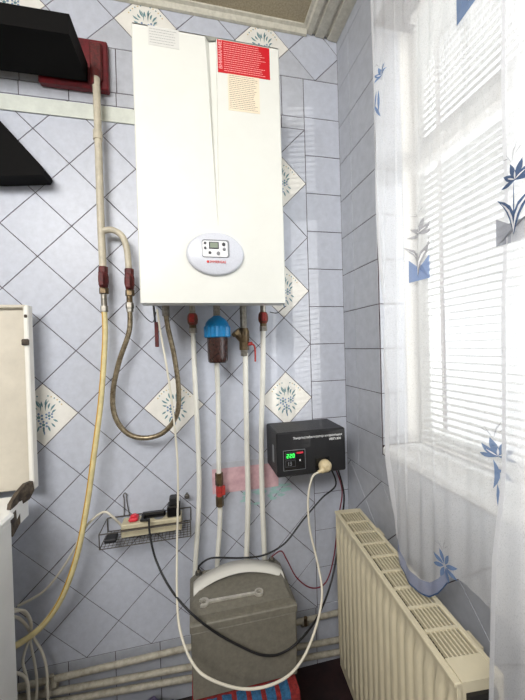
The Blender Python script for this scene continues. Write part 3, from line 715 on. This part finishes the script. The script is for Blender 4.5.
# water filter
fo = (-0.5291, -0.1000, 1.3909)
wf = thing('water_filter', 'water filter with ribbed blue cap and dark brown bowl', 'filter', (fo[0], -.10, 1.25))
fxp, fyp = fo[0]-.002, -.10
z0 = (-0.5351, -0.1000, 1.2482)[2]; z1 = (-0.5324, -0.1000, 1.3387)[2]; z2 = (-0.5303, -0.1000, 1.4083)[2]
MB().lathe([(.001, 0), (.029, .001), (.034, .006), (.035, .02), (.036, z1-z0+.01)], (fxp, fyp, z0), (0, 0, 1), 'filter_brown', 28).obj('bowl', wf)
MB().lathe([(.042, 0), (.046, .003), (.046, .036), (.043, .040)], (fxp, fyp, z1-.002), (0, 0, 1), 'filter_blue', 36, smooth=False, ribs=1, ribd=-.07).lathe([(.042, 0), (.039, .012), (.030, .024), (.018, .032), (.014, .036)], (fxp, fyp, z1+.037), (0, 0, 1), 'filter_blue', 28).obj('cap', wf)
nut(MB(), (fxp, fyp, z1+.07), (0, 0, 1), .012, BZ0-z1-.037).obj('connector', wf)

# ------------------------------------------------------------------ heating pipes along the skirting
hp = thing('heating_pipe', 'topmost cream painted pipe running along the foot of the tiled wall', 'pipe', (-.6, -.04, .2), 'pipes along the wall foot')
def run(a, b):
    A_, B_ = Vector(a), Vector(b); d = (B_-A_)/(B_.x-A_.x)
    return [tuple(A_+d*(-1.6-A_.x)), tuple(A_), tuple(B_), tuple(A_+d*(-.01-A_.x))]
MB().tube(run((-0.9916, -0.0350, 0.2131), (-0.6906, -0.0350, 0.2158)), .0105, 'pipe_cream', 14).obj('pipe', hp)
MB().tube([(-1.125, -.035, .197), (-1.09, -.035, .198)], .0145, 'pipe_cream', 8, smooth=False).tube([(-1.105, -.045, .20), (-1.105, -.045, .235)], .008, 'pipe_cream', 10).obj('coupling', hp)
MB().tube([(-.235, -.035, .214), (-.205, -.035, .214)], .0145, 'nickel', 8, smooth=False).tube([(-.22, -.05, .214), (-.22, -.05, .245)], .007, 'brass', 10).obj('coupling', hp)
for a, b, lb in (((-0.9948, -0.0300, 0.1583), (-0.6754, -0.0300, 0.1402), 'middle cream painted pipe running along the foot of the tiled wall'), ((-0.9960, -0.0300, 0.1215), (-0.6767, -0.0300, 0.0989), 'lowest cream painted pipe running along the foot of the tiled wall')):
    h_ = tag(MB().tube(run(a, b), .0105, 'pipe_cream', 14).obj('heating_pipe'), lb, 'pipe', 'pipes along the wall foot')

# ------------------------------------------------------------------ black power unit
UX0, UX1, UZ0, UZ1, UY = -.346, -.090, .848, 1.002, -.165
up = thing('power_unit', 'black wall-mounted backup power unit with small lit display', 'power unit', ((UX0+UX1)/2, -.005, UZ0))
MB().box(UX0, UX1, UY, -.012, UZ0, UZ1, 'black_plastic', .005).obj('housing', up)
MB().box(UX0+.05, UX1-.05, -.0115, -.003, UZ0+.02, UZ1-.02, 'black_plastic').obj('wall_mount', up)
MB().box(UX0-.001, UX0+.004, -.125, -.105, UZ0+.04, UZ0+.10, 'mid_grey').obj('side_sticker', up)
UT = lambda x, z: Matrix.Translation((x, UY-.0006, z)) @ Matrix.Rotation(PI/2, 4, 'X')
MB().text('Энергостабилизатор напряжения', .0112, 'print_white', UT(UX1-.013, UZ1-.026), 'RIGHT').text('ИБП-300', .0115, 'print_white', UT(UX1-.018, UZ1-.040), 'RIGHT').obj('lettering', up)
dx0, dx1, dz0, dz1 = UX0+.022, UX0+.102, UZ0+.022, UZ0+.092
dm = MB().box(dx0, dx1, UY-.0012, UY, dz0, dz1, 'mid_grey').box(dx0+.0015, dx1-.0015, UY-.0016, UY, dz0+.0015, dz1-.0015, 'black_gloss')
dpo = dm.obj('display_panel', up)
def seg7(mb, x, z, h, digits, m, y):
    S7 = {'2': 'abged', '3': 'abgcd', '0': 'abcdef', '1': 'bc', '9': 'abcdfg', '6': 'acdefg', '8': 'abcdefg'}; w_ = h*.5; t = h*.13
    for d in digits:
        for s in S7[d]:
            r = {'a': (0, w_, h-t, h), 'd': (0, w_, 0, t), 'g': (0, w_, h/2-t/2, h/2+t/2), 'b': (w_-t, w_, h/2, h), 'c': (w_-t, w_, 0, h/2), 'f': (0, t, h/2, h), 'e': (0, t, 0, h/2)}[s]
            mb.box(x+r[0], x+r[1], y-.0005, y, z+r[2], z+r[3], m)
        x += h*.75
seg = MB(); 
for q, dg, mm in ((.043, '220', 'led_green'), (.016, '13', 'mid_grey')):
    z = dz0+q-.004; MB_ = MB().box(dx0+.007, dx0+.044, UY-.002, UY-.001, z, z+.024, 'dark_grey'); MB_.box(dx0+.009, dx0+.042, UY-.0024, UY-.0015, z+.002, z+.022, 'black_gloss')
    seg7(MB_, dx0+.012, z+.005, .014, dg, mm, UY-.0024); MB_.obj('readout', dpo)
MB().box(dx0+.048, dx0+.072, UY-.0022, UY-.001, dz1-.014, dz1-.008, 'led_red').obj('indicator', dpo)
MB().box(dx0+.058, dx0+.062, UY-.0022, UY-.001, dz0+.03, dz0+.036, 'print_white').obj('button', dpo)
sk = (-0.1788, -0.1650, 0.8758)
MB().box(sk[0]-.03, sk[0]+.026, UY-.003, UY, sk[2]-.028, sk[2]+.028, 'black_gloss', .002).obj('socket', up)
MB().box(UX1-.001, UX1+.014, -.09, -.06, UZ0+.06, UZ0+.09, 'black_plastic', .002).obj('side_connector', up)
pg = MB().lathe([(.019, 0), (.022, .004), (.0215, .018), (.016, .028), (.009, .032)], (sk[0]+.002, UY-.003, sk[2]+.002), (0, -1, 0), 'plug_beige', 24)
pg.tube(smooth_path([(sk[0]-.003, UY-.02, sk[2]-.004), (sk[0]-.018, UY-.028, sk[2]-.007), (sk[0]-.03, UY-.03, sk[2]-.011)], 4), [.011]*5+[.006]*4, 'plug_beige', 12)
cd = thing('power_cable', 'long cream power cord with round beige plug looping from boiler to black unit', 'cord', (sk[0], UY, sk[2]))
pg.obj('plug', cd)
cpts = [(sk[0]-.03, UY-.03, sk[2]-.011), (-0.2344, -0.2000, 0.8501), (-0.2545, -0.2100, 0.7823), (-0.2540, -0.2200, 0.6866), (-0.2409, -0.2500, 0.5870), (-0.2499, -0.3000, 0.5286), (-0.2908, -0.3400, 0.4633), (-0.3523, -0.3800, 0.4192), (-0.4215, -0.4000, 0.4043), (-0.5105, -0.4000, 0.4087), (-0.5991, -0.3900, 0.4475), (-0.6437, -0.3600, 0.4736), (-0.6747, -0.3100, 0.5223), (-0.6845, -0.2400, 0.5688), (-0.6855, -0.1600, 0.6542), (-0.6771, -0.1300, 0.8675), (-0.6818, -0.1250, 1.0327), (-0.6985, -0.1250, 1.2161), (-0.7170, -0.1200, 1.3486), (-0.7269, -0.1200, 1.4343)]
MB().tube(smooth_path(cpts, 8), .0036, 'cord_white', 10).obj('cable', cd)

# ------------------------------------------------------------------ battery with strap, wrench, stool and rug
bt = thing('battery', 'large grey battery block with white carrying strap on the rug', 'battery', (-.487, -.15, .270))
QX0, QX1, QY0, QY1, QZ0, QZ1 = -.650, -.322, -.275, -.07, .270, .500
def taper(x0, x1, y0, y1, z0, z1, m, tx=0, ty=0, bev=.004):
    mb = MB().box(x0, x1, y0, y1, z0, z1, m, bev); cx, cy = (x0+x1)/2, (y0+y1)/2
    mb.v = [Vector((cx+(p.x-cx)*(1-tx*(p.z-z0)/(z1-z0)), cy+(p.y-cy)*(1-ty*(p.z-z0)/(z1-z0)), p.z)) for p in mb.v]
    return mb
taper(QX0+.004, QX1-.004, QY0+.004, QY1, QZ0, QZ1-.028, 'battery_grey', -.01, -.02).obj('case', bt)
lid_ = MB().box(QX0, QX1, QY0, QY1, QZ1-.03, QZ1-.006, 'battery_grey', .003)
lid_.prism([(QX0+.003, QZ1-.006), (QX1-.003, QZ1-.006), (QX1-.02, QZ1+.012), (QX0+.03, QZ1+.012)], 'y', QY0+.012, QY1-.002, 'battery_grey')
lid_.obj('cover', bt)
sv = []
for k in range(21):
    t = k/20; x = QX0+.012+(QX1-QX0-.022)*t; h = .020+.028*math.sin(PI*t)**.6
    z = QZ1-.012+h; sv.append((x, QY1-.075+.03*math.sin(PI*t), z))
mb = MB(); n = len(sv)
vs = [(x, y-.024, z-.006) for x, y, z in sv]+[(x, y+.022, z+.006) for x, y, z in sv]+[(x, y+.022, z+.003) for x, y, z in sv]+[(x, y-.024, z-.009) for x, y, z in sv]
fs = [[q*n+i, q*n+i+1, ((q+1) % 4)*n+i+1, ((q+1) % 4)*n+i] for q in range(4) for i in range(n-1)]
mb.add(vs, fs, 'strap', True); mb.obj('carry_strap', bt)
for x, m in ((QX0+.03, 'cord_black'), (QX1-.035, 'valve_red')):
    MB().lathe([(.010, 0), (.010, .010), (.006, .012), (.006, .022)], (x, QY1-.018, QZ1+.008), (0, 0, 1), 'nickel', 12).lathe([(.012, 0), (.011, .007)], (x, QY1-.018, QZ1+.016), (0, 0, 1), 'battery_dark', 10).obj('terminal', bt)
# combination wrench lying on the lid
wz = QZ1+.0165
A = Vector((-0.6032, -0.2217, 0.5170)); B = Vector((-0.4333, -0.2244, 0.5170))
A.z = B.z = wz
dv = (B-A).normalized(); nv_ = Vector((-dv.y, dv.x, 0))
wr_ = MB()
def slab(mb, poly, z0, z1, m):
    n = len(poly); mb.add([(x, y, z0) for x, y in poly]+[(x, y, z1) for x, y in poly], [list(range(n))[::-1], list(range(n, 2*n))]+[[i, (i+1) % n, n+(i+1) % n, n+i] for i in range(n)], m)
def loc2(u, v): p = A+dv*u+nv_*v; return (p.x, p.y)
Lw = (B-A).length
slab(wr_, [loc2(.008, -.0048), loc2(Lw-.012, -.0038), loc2(Lw-.012, .0038), loc2(.008, .0048)], wz-.003, wz+.003, 'chrome')
ring = []
for k in range(24):
    a0, a1 = 2*PI*k/24, 2*PI*(k+1)/24
    q = [loc2(Lw+.000+math.cos(a)*r, math.sin(a)*r) for r, a in ((.014, a0), (.014, a1), (.0085, a1), (.0085, a0))]
    slab(wr_, q, wz-.004, wz+.004, 'chrome')
for k in range(22):
    a0 = PI+.65-.25+2*PI*0 + .0; 
    s0 = PI+.30+.55; a0 = s0+(2*PI-1.5)*k/22; a1 = s0+(2*PI-1.5)*(k+1)/22
    q = [loc2(math.cos(a)*r-.004, math.sin(a)*r) for r, a in ((.0165, a0), (.0165, a1), (.0085, a1), (.0085, a0))]
    slab(wr_, q, wz-.0035, wz+.0035, 'chrome')
tag(wr_.obj('wrench'), 'steel combination wrench lying on top of the grey battery', 'wrench')
# stool and rug
st = thing('stool', 'low dark stool under the rug, carrying the battery', 'stool', (-.487, -.17, 0))
MB().box(-.64, -.335, -.285, -.06, .225, .250, 'wood_dark', .004).obj('seat', st)
for x in (-.62, -.355):
    for y in (-.265, -.08): MB().box(x-.015, x+.015, y-.015, y+.015, 0, .225, 'wood_dark', .003).obj('leg', st)
rg = MB(); ug = 44; vg = 26
def rugp(i, j):
    x = -.650+(.318)*i/ug; t = j/vg*.36
    if t < .24: return (x, -.058-t, (.2605)+.002*math.sin(i*.9)*math.sin(j*.7))
    q = t-.24; a = min(q/.02, 1)*PI/2*.9
    return (x, -.298-.012*math.sin(a)-.006*math.sin(i*.8)*q*6, .2605-.010*(1-math.cos(a))-max(0, q-.015))
for k, off in enumerate((0, -.009)):
    pass
vs = [rugp(i, j) for i in range(ug+1) for j in range(vg+1)]+[tuple(Vector(rugp(i, j))-Vector((0, -.006 if j > 17 else 0, .008 if j <= 17 else 0))) for i in range(ug+1) for j in range(vg+1)]
N1 = (ug+1)*(vg+1)
for base in (0, N1):
    for i in range(ug):
        for j in range(vg):
            m = 'rug_blue' if (j >= 15 and (j-15) % 6 < 4 and i % 6 < 4 and 3 < i < ug-4) else 'rug_red'
            rg.add([vs[base+i*(vg+1)+j], vs[base+i*(vg+1)+j+1], vs[base+(i+1)*(vg+1)+j+1], vs[base+(i+1)*(vg+1)+j]], [(0, 1, 2, 3)], m, True)
E_ = [(i, 0) for i in range(ug)]+[(i, vg) for i in range(ug)]
for i, j in E_: rg.add([vs[i*(vg+1)+j], vs[(i+1)*(vg+1)+j], vs[N1+(i+1)*(vg+1)+j], vs[N1+i*(vg+1)+j]], [(0, 1, 2, 3)], 'rug_red')
for i in (0, ug):
    for j in range(vg): rg.add([vs[i*(vg+1)+j], vs[i*(vg+1)+j+1], vs[N1+i*(vg+1)+j+1], vs[N1+i*(vg+1)+j]], [(0, 1, 2, 3)], 'rug_red')
tag(rg.obj('rug'), 'small red and blue woven rug folded under the battery', 'rug')
# cables between battery, unit and power strip
def cable(name, label, pts, r, m, n=8): return tag(MB().tube(smooth_path(pts, n), r, m, 8).obj(name), label, 'cable')
ta = (QX0+.03, QY1-.018, QZ1+.03); tb = (QX1-.035, QY1-.018, QZ1+.03)
cable('cable', 'black cable rising from the left battery terminal to the black unit', [ta, (-0.6144, -0.1000, 0.5530), (-0.5733, -0.1100, 0.5767), (-0.4763, -0.1100, 0.5600), (-0.3899, -0.1100, 0.5559), (-0.3081, -0.1000, 0.5799), (-0.2332, -0.0900, 0.6484), (-0.1511, -0.0800, 0.7157), (-0.0874, -0.0700, 0.7576), (UX1-.03, -.07, UZ0-.001)], .0032, 'cord_black')
cable('cable', 'maroon cable sagging from the right battery terminal to the black unit', [tb, (-0.3215, -0.0900, 0.5464), (-0.3024, -0.1000, 0.5162), (-0.2692, -0.1100, 0.4506), (-0.2124, -0.1100, 0.4028), (-0.1524, -0.1000, 0.4066), (-0.1127, -0.0900, 0.4922), (-0.0877, -0.0800, 0.6218), (-0.0676, -0.0800, 0.7360), (UX1-.012, -.08, UZ0-.001)], .0024, 'cord_maroon')
cable('cable', 'long black cable drooping across the battery front from the wire shelf', [(-0.7734, -0.1200, 0.7431), (-0.7697, -0.1350, 0.7017), (-0.7506, -0.1600, 0.6331), (-0.7056, -0.2200, 0.5791), (-0.6473, -0.2800, 0.5425), (-0.5785, -0.2900, 0.4777), (-0.5077, -0.2950, 0.4249), (-0.4438, -0.3000, 0.3877), (-0.3800, -0.2900, 0.3691), (-0.3086, -0.2700, 0.3810), (-0.2188, -0.2000, 0.3877), (-0.1410, -0.1400, 0.4591), (-0.0899, -0.1000, 0.5944), (-0.0647, -0.0900, 0.7206), (UX1-.004, -.09, UZ0-.001)], .0034, 'cord_black')

# ------------------------------------------------------------------ wire shelf with power strip
SX0, SX1, SY0, SY1, SZ0, SZ1 = -.928, -.642, -.110, -.006, .664, .712
sh = thing('wire_shelf', 'small wire basket shelf on the tiles below the hose loop', 'shelf', ((SX0+SX1)/2, SY1, SZ0))
TL = Matrix.Rotation(math.radians(0), 3, 'Y')
mb = MB()
for z in (SZ0, SZ1): mb.tube([(SX0, SY0, z), (SX1, SY0, z), (SX1, SY1, z), (SX0, SY1, z), (SX0, SY0, z)], .0022 if z > .7 else .0018, 'wire_metal', 6, smooth=False)
for x in (SX0, SX1):
    for y in (SY0, SY1): mb.tube([(x, y, SZ0), (x, y, SZ1)], .0018, 'wire_metal', 6)
for k in range(1, 24): x = SX0+(SX1-SX0)*k/24; mb.tube([(x, SY0, SZ0), (x, SY1, SZ0)], .0010, 'wire_metal', 5)
for k in range(1, 7): y = SY0+(SY1-SY0)*k/7; mb.tube([(SX0, y, SZ0), (SX1, y, SZ0)], .0010, 'wire_metal', 5)
mb.obj('basket', sh)
a = (-0.8666, -0.0100, 0.7916)
mb = MB().tube(smooth_path([(a[0]-.006, -.008, SZ1), (a[0]-.004, -.009, a[2]-.02), (a[0]-.006, -.01, a[2]-.005), (a[0], -.01, a[2]+.004), (a[0]+.006, -.01, a[2]-.005), (a[0]+.004, -.009, a[2]-.02), (a[0]+.012, -.008, SZ1)], 5), .0016, 'wire_metal', 6).obj('hanging_loop', sh)
PZ = .673
ps = thing('power_strip', 'beige power strip lying in the wire shelf', 'power strip', (-.77, -.08, PZ+.003))
px0, px1 = -.868, -.672
MB().box(px0, px1, -.086, -.032, PZ+.003, PZ+.028, 'strip_beige', .003).box(px0-.0005, px1+.0005, -.0866, -.0314, PZ+.0275, PZ+.030, 'rust').box(px0, px1, -.086, -.032, PZ+.030, PZ+.046, 'strip_beige', .003).obj('housing', ps)
for k in range(3):
    x = px0+.075+k*.045; MB().lathe([(.017, 0), (.017, .0015)], (x, -.06, PZ+.0455), (0, 0, 1), 'mid_grey', 18).obj('socket', ps)
MB().tube(smooth_path([(px0+.004, -.06, PZ+.025), (-0.8906, -0.0850, 0.7518), (-0.9187, -0.0800, 0.7698), (-0.9587, -0.0700, 0.7438), (-0.9933, -0.0600, 0.7002), (-1.0415, -0.0500, 0.6118), (-1.1143, -0.0450, 0.5219), (-1.1908, -0.0500, 0.4885)], 8), .0038, 'cord_white', 8).obj('cord', ps)
tag(MB().box(px0+.022, px0+.052, -.078, -.042, PZ+.0465, PZ+.060, 'red_plastic', .005).box(px0+.03, px0+.046, -.07, -.05, PZ+.0595, PZ+.066, 'red_plastic', .003).obj('plug'), 'small red plug sitting on the beige power strip', 'plug')
tag(MB().box(px1-.048, px1-.004, -.08, -.036, PZ+.0465, PZ+.085, 'black_gloss', .004).box(px1-.04, px1-.014, -.074, -.042, PZ+.084, PZ+.112, 'black_plastic', .004).obj('adapter'), 'tall black plug-in adapter at the right end of the power strip', 'adapter')
tag(MB().box(px0+.062, px1-.054, -.068, -.046, PZ+.0465, PZ+.066, 'black_gloss', .005).tube([(px0+.07, -.058, PZ+.06), (px0+.067, -.1, PZ+.062), (-0.7734, -0.1200, 0.7431)], .0045, 'cord_black', 8).obj('plug'), 'flat black plug in the middle of the power strip', 'plug')
tag(MB().box(SX0+.008, SX0+.045, -.09, -.05, SZ0+.003, SZ0+.016, 'black_plastic', .003).obj('connector'), 'small black connector lying at the left end of the wire shelf', 'connector')
a = (-0.6533, 0.0000, 0.7635)
tag(MB().lathe([(.004, 0), (.004, .02), (.009, .021), (.009, .028), (.005, .03)], (a[0], -.003, a[2]), (0, -1, 0), 'wire_metal', 12).obj('screw'), 'screw head in the tiles just right of the wire shelf', 'screw')

# ------------------------------------------------------------------ stove at the left
sv_ = thing('gas_stove', 'white enamelled gas stove at the left edge, lid raised', 'stove', (-1.38, -.45, 0))
SXR = -1.108
MB().box(-1.65, SXR, -.80, -.232, .03, .852, 'stove_white', .006).obj('body', sv_)
MB().box(-1.65, SXR+.004, -.81, -.225, .852, .872, 'stove_white', .006).obj('cooktop', sv_)
MB().box(-1.60, SXR-.02, -.225, -.10, .80, .862, 'stove_white').obj('rear_ledge', sv_)
ld = MB().box(-1.65, -1.122, -.072, -.06, .868, 1.45, 'lid_beige', .003).box(-1.13, -1.116, -.088, -.056, .87, 1.452, 'lid_edge', .003).box(-1.65, -1.122, -.088, -.058, 1.443, 1.453, 'lid_beige', .003)
lo = ld.obj('lid', sv_)
a = (-1.1035, -0.0900, 1.3358); MB().box(-1.134, -1.114, -.096, -.086, a[2]-.01, a[2]+.01, 'rust', .003).obj('buffer', lo)
a = (-1.1036, -0.0900, 1.4171); MB().box(-1.126, -1.118, -.092, -.086, a[2]-.005, a[2]+.005, 'rust', .002).obj('rivet', lo)
hg = MB(); hp_ = [(-1.1131, -0.1000, 0.9041), (-1.1099, -0.1000, 0.8756), (-1.1186, -0.1100, 0.8532), (-1.1319, -0.1400, 0.8479), (-1.1227, -0.1600, 0.8065), (-1.1232, -0.2000, 0.7886), (-1.1285, -0.2000, 0.8513), (-1.1301, -0.1900, 0.8748), (-1.1310, -0.1500, 0.8911), (-1.1233, -0.1200, 0.9043)]
n = len(hp_); hg.add([Vector(p) for p in hp_]+[Vector(p)+Vector((-.012, .006, 0)) for p in hp_], [list(range(n)), list(range(2*n-1, n-1, -1))]+[[i, (i+1) % n, n+(i+1) % n, n+i] for i in range(n)], 'rust')
hg.obj('hinge', sv_)
gr = MB()
for y in (-.28, -.42, -.56, -.70): gr.tube([(-1.62, y, .90), (SXR-.03, y, .90)], .005, 'black_gloss', 8)
for x in (-1.6, -1.4, -1.2, -1.14): gr.tube([(x, -.72, .895), (x, -.26, .895)], .005, 'black_gloss', 8)
for x in (-1.6, -1.14):
    for y in (-.28, -.70): gr.tube([(x, y, .872), (x, y, .9)], .005, 'black_gloss', 8)
gr.obj('pan_support', sv_)
for x in (-1.6, -1.16):
    for y in (-.76, -.28): MB().lathe([(.015, 0), (.018, .03)], (x, y, 0), (0, 0, 1), 'rubber', 12).obj('foot', sv_)

# ------------------------------------------------------------------ black hood at upper left
hd = thing('range_hood', 'black cooker hood with angled lower body at the top left', 'range hood', (-1.3, -.01, 1.83))
ha = [(-1.4484, -0.2000, 1.9113), (-1.1167, -0.2000, 1.9528)]
MB().prism([(-1.75, 2.20), (-.935, 2.21), (-.932, 2.268), (-1.75, 2.262)], 'y', -.205, -.04, 'black_hood').obj('housing', hd)
W1 = [(-1.2688, -0.0500, 2.1193), (-1.1904, -0.0500, 2.0393), (-1.0652, -0.0500, 1.8929), (-1.0598, -0.0500, 1.8805), (-1.0660, -0.0500, 1.8669), (-1.1965, -0.0500, 1.8512)]
poly = [(p[0], p[2]) for p in W1]; poly = [(-1.7, 2.205), (poly[0][0]-.06, 2.205)]+poly[1:]+[(-1.7, poly[-1][1])]
MB().prism(poly, 'y', -.075, -.012, 'black_hood').obj('canopy', hd)

# ------------------------------------------------------------------ loose cables and bag at lower left
cable('cable', 'white cable hanging nearest the stove side at the lower left', [(-1.1224, -0.2200, 0.5930), (-1.1269, -0.1500, 0.5400), (-1.1282, -0.1100, 0.4736), (-1.1369, -0.1000, 0.4232), (-1.1583, -0.1000, 0.3530), (-1.1448, -0.1100, 0.2972), (-1.1378, -0.1200, 0.2069)], .0042, 'cord_white')
cable('cable', 'middle white cable of the lower left bundle beside the stove', [(-1.1377, -0.2000, 0.5687), (-1.1428, -0.1400, 0.5112), (-1.1437, -0.0900, 0.4348), (-1.1420, -0.0850, 0.3824), (-1.1330, -0.0850, 0.3165), (-1.1272, -0.0900, 0.2563), (-1.1309, -0.1000, 0.1825)], .0040, 'cord_white')
cable('cable', 'outermost white cable of the lower left bundle, crossing the floor pipes', [(-1.1420, -0.2000, 0.5865), (-1.1494, -0.1300, 0.5315), (-1.1471, -0.0800, 0.4651), (-1.1424, -0.0700, 0.3978), (-1.1187, -0.0700, 0.3405), (-1.1045, -0.0750, 0.2769), (-1.1036, -0.0800, 0.1523)], .0040, 'cord_white')
cable('cable', 'short white cable curving out from the stove near the floor', [(-1.1428, -0.2000, 0.4117), (-1.1236, -0.1800, 0.3782), (-1.1142, -0.1700, 0.3362), (-1.1142, -0.1700, 0.2567)], .0042, 'cord_white')
bg = MB(); nb_, mb_ = 22, 12; rr = random.Random(4); bc = Vector((-.80, -.14, 0))
off = [[rr.uniform(.82, 1.12) for _ in range(nb_)] for _ in range(mb_+1)]
vs = []
for j in range(mb_+1):
    ph = PI*j/mb_
    for k in range(nb_):
        a = 2*PI*k/nb_; q = off[j][k]*(1 if 0 < j < mb_ else 0); r = math.sin(ph)
        vs.append(bc+Vector((.115*r*math.cos(a)*q, .085*r*math.sin(a)*q, max(.003, .062+.066*math.cos(ph)*off[j][0 if j in (0, mb_) else k]))))
bg.add(vs, [[j*nb_+k, j*nb_+(k+1) % nb_, (j+1)*nb_+(k+1) % nb_, (j+1)*nb_+k] for j in range(mb_) for k in range(nb_)], 'bag', False)
tag(bg.obj('plastic_bag'), 'crumpled greyish purple bag on the floor left of the battery', 'bag')
